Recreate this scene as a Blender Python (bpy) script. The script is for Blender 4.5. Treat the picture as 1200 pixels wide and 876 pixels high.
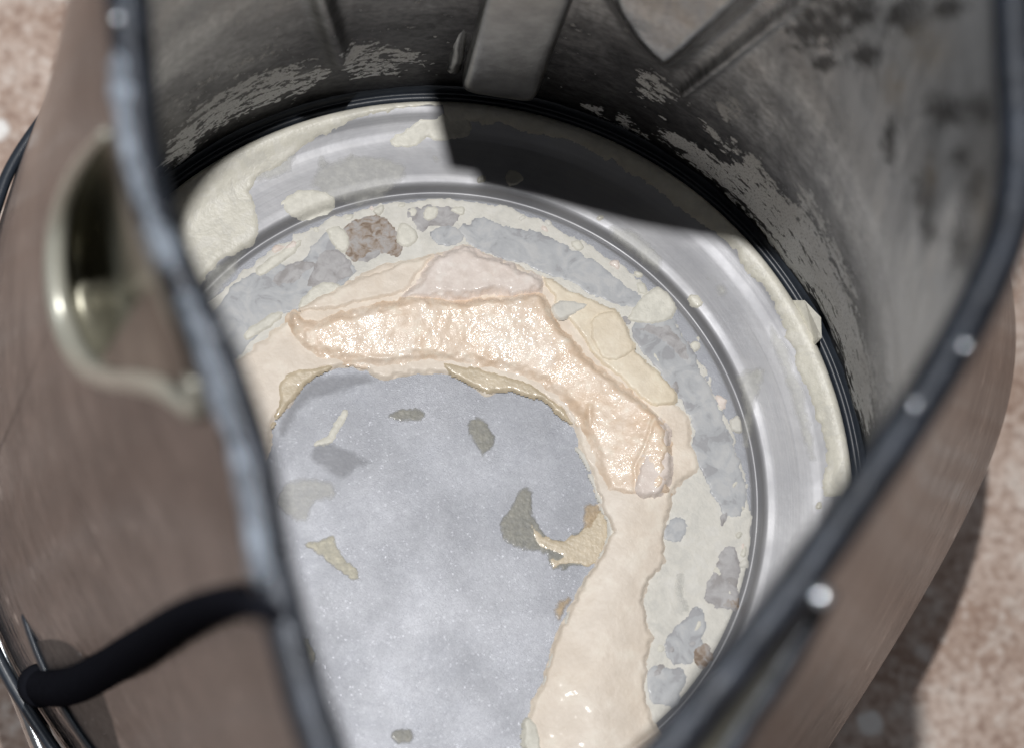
import bpy, math, random
import numpy as np
from mathutils import Matrix, Vector

for o in list(bpy.data.objects): bpy.data.objects.remove(o)
scene = bpy.context.scene
COL = scene.collection
MM = 0.001

# ------------------------------------------------------------------ camera
CAM = np.array([-.034, -.1117, .426]); WROT = np.array([.2972, -.102, 0.0]); FPX = 3286.0
_t = np.linalg.norm(WROT); _k = WROT/_t
_K = np.array([[0, -_k[2], _k[1]], [_k[2], 0, -_k[0]], [-_k[1], _k[0], 0]])
ROT = np.eye(3) + np.sin(_t)*_K + (1-np.cos(_t))*_K @ _K
cd = bpy.data.cameras.new('camera'); cam = bpy.data.objects.new('camera', cd); COL.objects.link(cam)
M = Matrix([list(ROT[i]) + [CAM[i]] for i in range(3)] + [[0, 0, 0, 1]])
cam.matrix_world = M
cd.sensor_width = 36; cd.lens = FPX*36/1200
cd.clip_start = .005; cd.clip_end = 20
cd.dof.use_dof = True; cd.dof.focus_distance = .452; cd.dof.aperture_fstop = 16
cd.dof.aperture_blades = 0
scene.camera = cam

# ------------------------------------------------------------------ world and lamps
w = bpy.data.worlds.new('World'); scene.world = w; w.use_nodes = True
bg = w.node_tree.nodes['Background']; bg.inputs[0].default_value = (.93, .94, 1.0, 1); bg.inputs[1].default_value = .17
LAMP = np.array([-.058, .034, .72])
ld = bpy.data.lights.new('flash_lamp', 'POINT'); ld.energy = 17.5; ld.shadow_soft_size = .005; ld.color = (1, .985, .97)
lo = bpy.data.objects.new('flash_lamp', ld); lo.location = LAMP; COL.objects.link(lo)
ad = bpy.data.lights.new('fill_lamp', 'AREA'); ad.shape = 'DISK'; ad.size = .5; ad.energy = 4.5; ad.color = (.9, .95, 1)  # added fill light from the left; lifts the outer body and right wall
ao = bpy.data.objects.new('fill_lamp', ad); ao.location = (-.85, .05, 1.0); COL.objects.link(ao)
ao.rotation_euler = (Vector((-.85, .05, 1.0)) - Vector((0, 0, .1))).to_track_quat('Z', 'Y').to_euler()

scene.render.engine = 'CYCLES'
cy = scene.cycles; cy.max_bounces = 6; cy.diffuse_bounces = 3; cy.glossy_bounces = 4; cy.transmission_bounces = 3; cy.transparent_max_bounces = 6; cy.caustics_reflective = False; cy.caustics_refractive = False
scene.view_settings.view_transform = 'Standard'; scene.view_settings.look = 'None'
scene.view_settings.exposure = 0; scene.view_settings.gamma = 1

# ------------------------------------------------------------------ pixel <-> place
def ray(x, y):
    return ROT @ np.array([(x-600)/FPX, -(y-438)/FPX, -1.0])
def up(x, y, z):
    d = ray(x, y); return CAM + d*(z-CAM[2])/d[2]
def ups(px, z):
    return np.array([up(x, y, z) for x, y in px])
def proj(P):
    q = (np.asarray(P)-CAM) @ ROT
    return np.stack([600+FPX*q[..., 0]/-q[..., 2], 438-FPX*q[..., 1]/-q[..., 2]], -1)

# ------------------------------------------------------------------ numeric helpers
def _hash(ix, iy, s):
    h = (ix*374761393 + iy*668265263 + s*1442695041) & 0xffffffff
    h = ((h ^ (h >> 13))*1274126177) & 0xffffffff
    return ((h ^ (h >> 16)) & 0xffff)/65535.0
def vn(x, y, s=0):
    ix = np.floor(x).astype(np.int64); iy = np.floor(y).astype(np.int64)
    fx = x-ix; fy = y-iy; fx = fx*fx*(3-2*fx); fy = fy*fy*(3-2*fy)
    a = _hash(ix, iy, s); b = _hash(ix+1, iy, s); c = _hash(ix, iy+1, s); d = _hash(ix+1, iy+1, s)
    return (a*(1-fx)+b*fx)*(1-fy)+(c*(1-fx)+d*fx)*fy
def fbm(x, y, s=0, n=4, g=.5):
    r = 0; a = 1; tot = 0
    for i in range(n):
        r = r + a*(vn(x*2**i+17.3*i, y*2**i-9.1*i, s+i)*2-1); tot += a; a *= g
    return r/tot
def sstep(a, b, x):
    t = np.clip((x-a)/(b-a), 0, 1); return t*t*(3-2*t)
def catmull(p, n=4, closed=True):
    p = np.asarray(p, float); N = len(p); out = []
    rng = range(N) if closed else range(N-1)
    for i in rng:
        if closed: a, b, c, d = p[i-1], p[i], p[(i+1) % N], p[(i+2) % N]
        else: a, b, c, d = p[max(i-1, 0)], p[i], p[i+1], p[min(i+2, N-1)]
        for k in range(n):
            t = k/n
            out.append(.5*((2*b)+(-a+c)*t+(2*a-5*b+4*c-d)*t*t+(-a+3*b-3*c+d)*t**3))
    if not closed: out.append(p[-1])
    return np.array(out)
def sdf(P, poly):
    """signed distance, positive inside"""
    x, y = P[:, 0], P[:, 1]; d2 = np.full(len(P), 1e9); ins = np.zeros(len(P), bool)
    N = len(poly)
    for i in range(N):
        ax, ay = poly[i]; bx, by = poly[(i+1) % N]; ex, ey = bx-ax, by-ay
        L = ex*ex+ey*ey+1e-18
        t = np.clip(((x-ax)*ex+(y-ay)*ey)/L, 0, 1)
        d2 = np.minimum(d2, (x-ax-t*ex)**2+(y-ay-t*ey)**2)
        if ay != by:
            c = ((ay > y) != (by > y)) & (x < (bx-ax)*(y-ay)/(by-ay)+ax); ins ^= c
    return np.where(ins, 1, -1)*np.sqrt(d2)
def dline(P, line):
    x, y = P[:, 0], P[:, 1]; d2 = np.full(len(P), 1e9)
    for (ax, ay), (bx, by) in zip(line[:-1], line[1:]):
        ex, ey = bx-ax, by-ay; t = np.clip(((x-ax)*ex+(y-ay)*ey)/(ex*ex+ey*ey+1e-18), 0, 1)
        d2 = np.minimum(d2, (x-ax-t*ex)**2+(y-ay-t*ey)**2)
    return np.sqrt(d2)

# ------------------------------------------------------------------ object helpers
def empty(name, loc=(0, 0, 0)):
    o = bpy.data.objects.new(name, None); o.location = loc; o.empty_display_size = .01; COL.objects.link(o); return o
def tag(o, label=None, cat=None, group=None, kind=None):
    if label: o['label'] = label
    if cat: o['category'] = cat
    if group: o['group'] = group
    if kind: o['kind'] = kind
    return o
def mesh(name, V, F, mat, parent=None, smooth=True):
    me = bpy.data.meshes.new(name)
    me.from_pydata([tuple(map(float, v)) for v in V], [], [tuple(map(int, f)) for f in F]); me.update()
    if smooth: me.polygons.foreach_set('use_smooth', [True]*len(me.polygons))
    if mat: me.materials.append(mat)
    o = bpy.data.objects.new(name, me); COL.objects.link(o); o.parent = parent
    return o
def grid_faces(nu, nv, wrapu=True):
    """V indexed [v*nu+u]"""
    F = []
    for v in range(nv-1):
        for u in range(nu if wrapu else nu-1):
            u2 = (u+1) % nu
            F.append((v*nu+u, v*nu+u2, (v+1)*nu+u2, (v+1)*nu+u))
    return F
def revolve(name, prof, mat, parent, n=360, wob=None):
    prof = np.array(prof); th = np.arange(n)/n*2*np.pi
    V = np.concatenate([np.stack([r*np.cos(th), r*np.sin(th), np.full(n, z)], 1) for r, z in prof])
    return mesh(name, V, grid_faces(n, len(prof)), mat, parent)
def tube(name, P, R, mat, parent, n=14, closed=False, caps=True, squash=1.0):
    P = np.asarray(P, float); N = len(P); R = np.full(N, R) if np.isscalar(R) else np.asarray(R)
    V = []
    if closed: T = np.roll(P, -1, 0)-np.roll(P, 1, 0)
    else: T = np.gradient(P, axis=0)
    T /= np.linalg.norm(T, axis=1)[:, None]
    upv = np.array([0, 0, 1.0])
    for i in range(N):
        a = np.cross(upv, T[i]); a /= np.linalg.norm(a)+1e-12; b = np.cross(T[i], a)
        for k in range(n):
            g = 2*np.pi*k/n
            V.append(P[i]+R[i]*(np.cos(g)*a+squash*np.sin(g)*b))
    F = []
    for i in range(N if closed else N-1):
        j = (i+1) % N
        for k in range(n):
            k2 = (k+1) % n; F.append((i*n+k, i*n+k2, j*n+k2, j*n+k))
    if not closed and caps:
        F.append(tuple(range(n))[::-1]); F.append(tuple((N-1)*n+k for k in range(n)))
    return mesh(name, V, F, mat, parent)

# ------------------------------------------------------------------ materials
class MatB:
    def __init__(s, name):
        s.m = bpy.data.materials.new(name); s.m.use_nodes = True; s.nt = s.m.node_tree
        s.b = s.nt.nodes['Principled BSDF']; s.co = s.nt.nodes.new('ShaderNodeTexCoord').outputs['Object']
    def n(s, typ, **kw):
        x = s.nt.nodes.new(typ)
        for k, v in kw.items(): setattr(x, k, v)
        return x
    def l(s, a, b): s.nt.links.new(a, b)
    def setv(s, sock, v):
        if hasattr(v, 'links') or isinstance(v, bpy.types.NodeSocket): s.l(v, sock)
        else: sock.default_value = v
    def mapping(s, sc):
        m = s.n('ShaderNodeMapping'); s.l(s.co, m.inputs[0]); m.inputs['Scale'].default_value = sc; return m.outputs[0]
    def noise(s, scale, detail=4, rough=.55, co=None, dist=0, fac=True):
        x = s.n('ShaderNodeTexNoise'); s.l(co or s.co, x.inputs['Vector']); x.inputs['Scale'].default_value = scale
        x.inputs['Detail'].default_value = detail; x.inputs['Roughness'].default_value = rough; x.inputs['Distortion'].default_value = dist
        return x.outputs['Fac'] if fac else x.outputs['Color']
    def voro(s, scale, feat='F1', out='Distance', co=None, rnd=1):
        x = s.n('ShaderNodeTexVoronoi', feature=feat); s.l(co or s.co, x.inputs['Vector']); x.inputs['Scale'].default_value = scale
        x.inputs['Randomness'].default_value = rnd
        return x.outputs[out]
    def ramp(s, f, stops, interp='LINEAR'):
        x = s.n('ShaderNodeValToRGB'); x.color_ramp.interpolation = interp
        e = x.color_ramp.elements
        while len(e) < len(stops): e.new(.5)
        for i, (p, c) in enumerate(stops):
            e[i].position = p; e[i].color = (*c, 1) if not np.isscalar(c) else (c, c, c, 1)
        s.l(f, x.inputs[0]); return x.outputs['Color']
    def mix(s, f, a, b, mode='MIX'):
        x = s.n('ShaderNodeMix', data_type='RGBA', blend_type=mode)
        s.setv(x.inputs[0], f)
        for i, v in ((6, a), (7, b)):
            if isinstance(v, bpy.types.NodeSocket): s.l(v, x.inputs[i])
            else: x.inputs[i].default_value = (*v, 1) if not np.isscalar(v) else (v, v, v, 1)
        return x.outputs[2]
    def math(s, op, a, b=0.0, c=0.0, clamp=False):
        x = s.n('ShaderNodeMath', operation=op); x.use_clamp = clamp
        s.setv(x.inputs[0], a); s.setv(x.inputs[1], b); s.setv(x.inputs[2], c); return x.outputs[0]
    def attr(s, name):
        return s.n('ShaderNodeAttribute', attribute_name=name).outputs['Fac']
    def bump(s, h, strength=.5, dist=.0005, normal=None):
        x = s.n('ShaderNodeBump'); s.l(h, x.inputs['Height']); x.inputs['Strength'].default_value = strength
        x.inputs['Distance'].default_value = dist
        if normal: s.l(normal, x.inputs['Normal'])
        return x.outputs[0]
    def set(s, **kw):
        for k, v in kw.items():
            k = k.replace('_', ' ')
            if k == 'Base Color' and not isinstance(v, bpy.types.NodeSocket): v = (*v, 1)
            s.setv(s.b.inputs[k], v)
        return s.m

def mat_plate():
    b = MatB('blasted_aluminium')
    n1 = b.noise(48, 5, .68, dist=1.2); n2 = b.noise(900, 3, .6); spk = b.voro(4200, out='Color'); fine = b.noise(6000, 2, .5)
    col = b.ramp(n1, [(.28, (.268, .277, .305)), (.5, (.298, .306, .333)), (.72, (.33, .338, .364))])
    col = b.mix(b.ramp(n2, [(.4, 0), (.7, .35)]), col, (.37, .385, .41))
    sep = b.n('ShaderNodeSeparateColor'); b.l(spk, sep.inputs[0])
    glint = b.ramp(sep.outputs[0], [(.94, 0), (1.0, 1)])
    rough = b.mix(glint, b.ramp(b.noise(70, 4, .6), [(.3, .50), (.7, .60)]), .46)
    h = b.math('MULTIPLY_ADD', sep.outputs[1], .8, fine)
    h = b.math('MULTIPLY_ADD', b.noise(1300, 3, .7), .5, h)
    return b.set(Base_Color=col, Metallic=.8, Roughness=rough, Normal=b.bump(h, .28, .00010))
def mat_ring():
    b = MatB('spun_steel_ring')
    sep = b.n('ShaderNodeSeparateXYZ'); b.l(b.co, sep.inputs[0])
    r = b.math('SQRT', b.math('ADD', b.math('POWER', sep.outputs[0], 2), b.math('POWER', sep.outputs[1], 2)))
    cx = b.n('ShaderNodeCombineXYZ'); b.l(b.math('MULTIPLY', r, 2500), cx.inputs[0])
    ang = b.math('ARCTAN2', sep.outputs[1], sep.outputs[0]); b.l(b.math('MULTIPLY', ang, 1.2), cx.inputs[1])
    lines = b.noise(1.0, 3, .6, co=cx.outputs[0])
    n1 = b.noise(60, 5, .6)
    col = b.mix(b.ramp(n1, [(.35, 0), (.65, 1)]), (.31, .312, .328), (.39, .39, .40))
    col = b.mix(b.ramp(lines, [(.3, .25), (.7, 0)]), col, (.22, .23, .26))
    rough = b.ramp(b.noise(90, 4), [(.3, .46), (.7, .58)])
    return b.set(Base_Color=col, Metallic=.55, Roughness=rough, Normal=b.bump(b.math('ADD', b.math('MULTIPLY', lines, .5), b.noise(700, 3)), .12, .0002))
def mat_wall():
    b = MatB('stained_inner_steel')
    uvn = b.n('ShaderNodeUVMap').outputs[0]
    def mp(sx, sy):
        m = b.n('ShaderNodeMapping'); b.l(uvn, m.inputs[0]); m.inputs['Scale'].default_value = (sx, sy, 1); return m.outputs[0]
    streak = b.noise(1, 4, .68, co=mp(240, 400), dist=.4); blot = b.noise(1, 4, .62, co=mp(40, 45), dist=.6); fine = b.noise(1, 3, .6, co=mp(900, 1000))
    grain = b.noise(1, 1, .6, co=mp(2600, 2600))
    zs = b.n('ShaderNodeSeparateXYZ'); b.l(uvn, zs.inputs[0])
    low_shade = b.ramp(b.math('MULTIPLY_ADD', b.math('SUBTRACT', blot, .5), .05, zs.outputs[1]), [(.026, 0), (.058, 1)])  # dark reflection low on the wall, painted into the colour by height
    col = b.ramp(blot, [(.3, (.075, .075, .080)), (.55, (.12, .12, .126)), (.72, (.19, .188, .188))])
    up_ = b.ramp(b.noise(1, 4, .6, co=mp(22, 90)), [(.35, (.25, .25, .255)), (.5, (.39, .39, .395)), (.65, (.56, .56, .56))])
    col = b.mix(low_shade, col, up_)
    col = b.mix(b.math('MULTIPLY', b.ramp(streak, [(.45, 0), (.62, .6)]), b.math('SUBTRACT', 1.0, b.math('MULTIPLY', low_shade, .7))), col, (.025, .025, .028))
    col = b.mix(b.ramp(fine, [(.35, .5), (.6, 0)]), col, (.015, .015, .018))
    # hazy upper film
    haze = b.attr('haze')
    hz = b.math('MULTIPLY', haze, b.ramp(b.noise(1, 5, .6, co=mp(28, 40), dist=1.0), [(.3, .35), (.6, 1)]))
    col = b.mix(hz, col, (.42, .42, .425))
    # limescale flecks
    sc = b.attr('scale')
    nn = b.math('MULTIPLY_ADD', streak, 2.4, b.math('MULTIPLY', fine, 1.2))
    th = b.math('SUBTRACT', b.math('ADD', sc, nn), 2.28)
    mk = b.ramp(b.math('MULTIPLY_ADD', th, 8, .5), [(.42, 0), (.58, 1)])
    pitted = b.mix(b.ramp(grain, [(.36, 1), (.44, 0)]), (.84, .855, .87), (.42, .43, .44))
    pitted = b.mix(b.ramp(blot, [(.35, 0), (.7, .5)]), pitted, (.90, .905, .90))
    col = b.mix(mk, col, pitted)
    # black bubbled spots
    spn = b.noise(1, 4, .75, co=mp(520, 560)); sp = b.attr('spot')
    sm = b.ramp(b.math('MULTIPLY_ADD', b.math('SUBTRACT', b.math('MULTIPLY_ADD', spn, 3.4, sp), 2.42), 5, .5), [(.3, 0), (.7, 1)])
    col = b.mix(sm, col, (.025, .025, .028))
    rust = b.attr('rust'); col = b.mix(b.math('MULTIPLY', rust, b.ramp(spn, [(.4, 0), (.6, .8)])), col, (.30, .22, .13))
    metal = b.math('MULTIPLY', b.math('SUBTRACT', 1.0, mk), b.math('SUBTRACT', .92, b.math('MULTIPLY', hz, .55)))
    rough = b.mix(mk, b.mix(b.attr('gloss'), b.mix(low_shade, .5, b.ramp(blot, [(.3, .26), (.7, .38)])), .14), .8)
    hh = b.math('ADD', b.math('MULTIPLY', mk, .8), b.math('ADD', b.math('MULTIPLY', grain, .45), b.math('MULTIPLY', sm, b.math('MULTIPLY', spn, 3))))
    return b.set(Base_Color=col, Metallic=metal, Roughness=rough, Normal=b.bump(hh, .35, .0003))
def mat_body():
    b = MatB('polished_outer_steel')
    uvn = b.n('ShaderNodeUVMap').outputs[0]
    m = b.n('ShaderNodeMapping'); b.l(uvn, m.inputs[0]); m.inputs['Scale'].default_value = (16, 420, 1)
    br = b.noise(1, 4, .6, co=m.outputs[0]); n = b.noise(75, 5, .68, dist=.8)
    col = b.ramp(n, [(.34, (.15, .143, .145)), (.5, (.23, .22, .22)), (.66, (.33, .315, .315))])
    col = b.mix(b.ramp(br, [(.35, .5), (.6, 0)]), col, (.17, .16, .16))
    spots = b.ramp(b.voro(170, out='Distance'), [(.10, 1), (.26, 0)])  # reflected countertop speckles painted into the steel colour
    col = b.mix(b.math('MULTIPLY', spots, b.ramp(b.noise(220, 2), [(.48, 0), (.6, .7)])), col, (.70, .70, .70))
    rough = b.ramp(b.noise(60, 4), [(.3, .12), (.7, .22)])
    return b.set(Base_Color=col, Metallic=1.0, Roughness=rough, Specular_Tint=b.mix(.7, col, (.84, .82, .82)), Normal=b.bump(b.math('ADD', b.math('MULTIPLY', br, .6), b.noise(130, 4, .6)), .30, .0008))
def mat_simple(name, col, rough, metallic=0, nscale=300, var=.15, bump=.2, bd=.0002, coat=0, spec=.5):
    b = MatB(name); n = b.noise(nscale, 5, .6); n2 = b.noise(nscale*7, 3, .6)
    c = np.array(col)
    cc = b.ramp(n, [(.3, tuple(c*(1-var))), (.7, tuple(np.minimum(c*(1+var), .95)))])
    return b.set(Base_Color=cc, Roughness=rough, Metallic=metallic, Normal=b.bump(b.math('ADD', n, b.math('MULTIPLY', n2, .5)), bump, bd), Coat_Weight=coat, Specular_IOR_Level=spec)
def mat_scale(name, col, col2, rough=.6, nscale=110, wet=0.0, grain=1600, bump=.35, bd=.00025, alpha=None, fade=.9, terr=None, cb=0):
    """limescale: two mottled tones, fine grain, optional wet sheen"""
    b = MatB(name); n = b.noise(nscale, 4, .62, dist=.4); n2 = b.noise(nscale*4.3, 3, .6); g = b.noise(grain, 2, .65)
    c = b.ramp(n, [(.3, col), (.68, col2)])
    c = b.mix(b.ramp(n2, [(.35, .3), (.6, 0)]), c, tuple(np.array(col)*.72))
    c = b.mix(b.ramp(n2, [(.52, 0), (.7, .3)]), c, tuple(np.minimum(np.array(col2)*1.15, .92)))
    hs = 0.0
    if terr:
        tn = b.noise(nscale*1.7, 3, .6, dist=.8)
        stp = b.ramp(tn, [(.40, 0), (.44, .45), (.52, .75), (.60, 1)])
        tc = b.ramp(tn, [(.385, terr[0]), (.43, terr[1]), (.52, terr[2]), (.60, terr[3])])
        c = b.mix(terr[4], c, tc); hs = b.math('MULTIPLY', stp, .28)
    vg = b.voro(grain*.8, out='Color'); sp = b.n('ShaderNodeSeparateColor'); b.l(vg, sp.inputs[0])
    h = b.math('ADD', b.math('MULTIPLY', n2, .7), b.math('ADD', b.math('MULTIPLY', g, .8), b.math('MULTIPLY', sp.outputs[0], 0 if cb else wet)))
    if terr: h = b.math('ADD', h, hs)
    kw = {}
    if wet: kw = dict(Coat_Weight=b.math('MULTIPLY', b.ramp(b.noise(170, 3, .6), [(.38, .12), (.58, 1)]), min(1, wet*.9)), Coat_Roughness=.10)
    if cb: kw['Coat_Normal'] = b.bump(b.math('ADD', sp.outputs[0], b.noise(grain*.45, 2, .7)), cb, .0006)
    if alpha is not None: kw['Alpha'] = b.math('MULTIPLY', b.ramp(n2, [(.3, .75), (.7, 1)]), b.math('MULTIPLY', b.ramp(b.math('ADD', b.attr('dist'), b.math('MULTIPLY', b.math('SUBTRACT', g, .5), .5)), [(.0, 0), (fade, 1)]), alpha))
    return b.set(Base_Color=c, Roughness=rough, Normal=b.bump(h, bump, bd), Subsurface_Weight=.0, **kw)
def mat_counter():
    b = MatB('beige_granite')
    n = b.noise(28, 5, .68, dist=.5); n2 = b.noise(150, 4, .65); n3 = b.noise(520, 3, .6)
    c = b.ramp(n, [(.28, (.27, .17, .125)), (.45, (.45, .33, .265)), (.6, (.58, .46, .39)), (.75, (.70, .60, .53))])
    c = b.mix(b.ramp(n2, [(.52, 0), (.66, .75)]), c, (.68, .61, .55))
    c = b.mix(b.ramp(n2, [(.30, .7), (.44, 0)]), c, (.33, .21, .15))
    c = b.mix(b.ramp(n3, [(.34, .7), (.5, 0)]), c, (.25, .155, .115))
    c = b.mix(b.ramp(n3, [(.55, 0), (.68, .6)]), c, (.74, .66, .60))
    wv = b.voro(75, out='Distance'); rnd = b.n('ShaderNodeSeparateColor'); b.l(b.voro(75, out='Color'), rnd.inputs[0])
    wm = b.math('MULTIPLY', b.ramp(b.math('MULTIPLY_ADD', n3, .18, wv), [(.24, 1), (.32, 0)]), b.ramp(rnd.outputs[0], [(.70, 0), (.78, 1)]))
    c = b.mix(wm, c, (.90, .88, .85))
    return b.set(Base_Color=c, Roughness=.5, Normal=b.bump(n3, .12, .0003))

m_plate = mat_plate(); m_ring = mat_ring(); m_wall = mat_wall(); m_body = mat_body(); m_counter = mat_counter()
m_gasket = mat_simple('black_silicone', (.020, .026, .036), .38, nscale=260, bump=.15)
m_rim = mat_simple('dark_rim_steel', (.016, .020, .028), .28, .4, nscale=260, var=.5, bump=.5, bd=.0006)
m_rimlight = mat_simple('rim_highlight', (.27, .31, .365), .40, .55, nscale=520, var=.75, bump=.9, bd=.0008)  # paler material for the painted rim highlight
m_black = mat_simple('black_rubber', (.010, .0105, .014), .5, nscale=700, bump=.12, spec=.0)
m_chrome = mat_simple('chrome', (.50, .50, .50), .16, 1, nscale=400, var=.25, bump=.2)
m_rib = mat_simple('grey_rib_steel', (.30, .30, .30), .30, .9, nscale=240, var=.25, bump=.3)
m_olive = mat_simple('scaled_spout_steel', (.26, .25, .195), .34, .45, nscale=120, var=.3, bump=.2)
m_lip = mat_simple('pale_spout_lip', (.34, .335, .285), .25, .3, nscale=160, var=.12, bump=.05)
m_dark = mat_simple('dark_spout_steel', (.20, .17, .145), .35, .6, nscale=160, var=.3)
m_base = mat_simple('dark_base_plastic', (.03, .03, .032), .45, nscale=300)
m_sparkle = bpy.data.materials.new('sparkle'); m_sparkle.use_nodes = True  # metallic finish for the beads added as rim highlights
_b = m_sparkle.node_tree.nodes['Principled BSDF']; _b.inputs['Base Color'].default_value = (.8, .85, .9, 1); _b.inputs['Metallic'].default_value = .9; _b.inputs['Roughness'].default_value = .2
m_film = mat_scale('cream_film', (.66, .645, .595), (.74, .72, .665), .55, 140, terr=((.61, .605, .57), (.69, .68, .63), (.74, .72, .66), (.77, .76, .72), .45))
m_cream = mat_scale('cream_coat', (.62, .60, .525), (.72, .695, .61), .42, 150, wet=.15, terr=((.60, .59, .54), (.68, .66, .58), (.72, .70, .61), (.76, .745, .69), .4))
m_pale = mat_scale('pale_flake', (.70, .685, .61), (.78, .76, .68), .5, 200)
GR = ((.33, .33, .35), (.43, .445, .465), (.49, .505, .525), (.56, .565, .57), .7)
m_grey = mat_scale('blue_grey_film', (.40, .415, .44), (.50, .515, .535), .5, 160, wet=.05, bump=.14, terr=GR)
m_lav = mat_scale('violet_grey_film', (.35, .34, .35), (.47, .46, .465), .55, 260, terr=((.29, .27, .265), (.36, .345, .35), (.45, .44, .445), (.52, .515, .52), .6), bump=.16)
m_haze = mat_scale('thin_white_film', (.62, .62, .60), (.70, .70, .66), .45, 170, alpha=.6)
m_brown = mat_scale('rust_brown_scale', (.26, .20, .15), (.38, .32, .275), .6, 420, bump=.5, terr=((.21, .145, .10), (.33, .26, .205), (.42, .37, .34), (.47, .46, .46), .75))
m_crust = mat_scale('cream_crust', (.80, .69, .57), (.86, .78, .69), .5, 60, wet=.05)
m_slab = mat_scale('orange_beige_scale', (.79, .59, .42), (.90, .79, .68), .45, 130, wet=.5, grain=3000, bump=.2, bd=.0003, cb=.2)
m_white = mat_scale('pinkish_white_scale', (.80, .69, .62), (.86, .78, .73), .55, 130, wet=.3, cb=.25)
m_yellow = mat_scale('pale_yellow_crust', (.81, .70, .53), (.87, .78, .64), .5, 80, wet=.1)
m_tan = mat_scale('olive_tan_film', (.58, .49, .35), (.68, .58, .43), .4, 180, wet=.5, cb=.25)
m_olgrey = mat_scale('olive_grey_film', (.27, .27, .24), (.37, .36, .31), .45, 260, wet=.2, alpha=.9, fade=.5)
m_orange = mat_scale('rusty_tan_film', (.50, .36, .20), (.62, .48, .32), .45, 260, wet=.2, alpha=.9, fade=.6)
m_spot = mat_scale('ochre_flake', (.58, .55, .44), (.68, .64, .51), .5, 260, alpha=.95, fade=.4)
m_dgrey = mat_scale('dark_grey_stain', (.24, .25, .28), (.34, .35, .38), .45, 260, alpha=.42, fade=2.2)

# ------------------------------------------------------------------ countertop
S = 1.5; ZC = -.110
ct = mesh('countertop', [(-S, -S, ZC), (S, -S, ZC), (S, S, ZC), (-S, S, ZC)], [(0, 1, 2, 3)], m_counter, None, False)
tag(ct, kind='structure')

# ------------------------------------------------------------------ kettle body
kettle = tag(empty('kettle', (0, 0, ZC)), 'open stainless steel kettle seen from above, limescale coating its floor', 'kettle')
KI = empty('tmp'); bpy.data.objects.remove(KI)
kettle.location = (0, 0, 0)
Z0, Z1 = -.02, .158
RIM = np.array([(48.5, 5), (48.3, -4), (46.8, -12), (43.8, -19), (39.8, -26), (35.2, -33), (30.2, -40), (24.8, -47.5), (19.2, -54.8), (13.5, -61.7), (8, -68), (-1, -76), (-11, -81), (-20, -77),
                (-24, -68), (-26, -63), (-28, -55), (-30, -48), (-31, -41), (-33, -34), (-36, -26), (-40, -18), (-43, -9), (-44, 0), (-45, 10), (-47, 22),
                (-46.5, 44), (-27, 60), (0, 62.5), (22, 57), (40, 44), (48, 24)])*MM
BASE = np.array([(101, 26), (97, 20), (90, 5), (76, -18), (63, -37), (40, -66), (8, -84), (-28, -74), (-57.5, -38), (-66.5, -26), (-73, -12), (-77, 15), (-74.5, 39), (-71, 52), (-66, 70), (-57, 91), (-30, 112),
                 (10, 120), (55, 104), (88, 72), (101, 45)])*MM
TH = np.linspace(-np.pi, np.pi, 1441)
def radial(P, sm):
    P = catmull(P, 8); th = np.arctan2(P[:, 1], P[:, 0]); r = np.hypot(P[:, 0], P[:, 1])
    i = np.argsort(th); R = np.interp(TH, th[i], r[i], period=2*np.pi)
    k = np.exp(-.5*(np.arange(-200, 201)/sm)**2); k /= k.sum()
    c = np.convolve(np.r_[R[-201:-1], R, R[1:201]], k, 'same')[200:-200]
    return c
R_RIM = radial(RIM, 7); R_BASE = radial(BASE, 34); R_SOFT = radial(RIM, 60)
PW = .72
def r_rim(th): return np.interp(th, TH, R_RIM)
def r_base(th): return np.interp(th, TH, R_BASE)
def r_out(th, z):
    t = np.clip((z-Z0)/(Z1-Z0), 0, 1); s = t+.32*t*(1-t)
    w4 = s**5; return r_base(th)*(1-s)+(r_rim(th)*w4+np.interp(th, TH, R_SOFT)*(1-w4)+.0012)*s
def r_in(th, z):
    t = np.clip(z/Z1, 0, 1); s = t+.32*t*(1-t)
    return .0678*(1-s)+(r_rim(th)-.0012)*s
def hit_out(x, y):
    d = ray(x, y)
    for z in np.linspace(.17, -.02, 800):
        P = CAM+d*(z-CAM[2])/d[2]
        if np.hypot(P[0], P[1]) <= r_out(np.arctan2(P[1], P[0]), z): return P
    return up(x, y, -.02)
def hit_in(x, y):
    d = ray(x, y)
    for z in np.linspace(.158, .0, 800):
        P = CAM+d*(z-CAM[2])/d[2]
        if np.hypot(P[0], P[1]) >= r_in(np.arctan2(P[1], P[0]), z): return P
    return up(x, y, .0)

def wall_uv(o, uv):
    me = o.data; l = me.uv_layers.new(name='UVMap'); idx = np.zeros(len(me.loops), np.int32); me.loops.foreach_get('vertex_index', idx)
    l.data.foreach_set('uv', uv[idx].ravel().astype(np.float32))
def set_attr(o, name, val):
    a = o.data.attributes.new(name, 'FLOAT', 'POINT'); a.data.foreach_set('value', np.asarray(val, np.float32))

# spout pocket outline on the outer wall (photograph pixels -> wall)
SP = [(128, 152), (92, 195), (70, 250), (64, 305), (69, 360), (86, 410), (114, 440), (150, 446), (184, 452), (212, 468), (236, 488), (222, 430), (198, 362), (172, 292), (150, 225), (138, 168)]
SPC = catmull(SP, 5)

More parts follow.
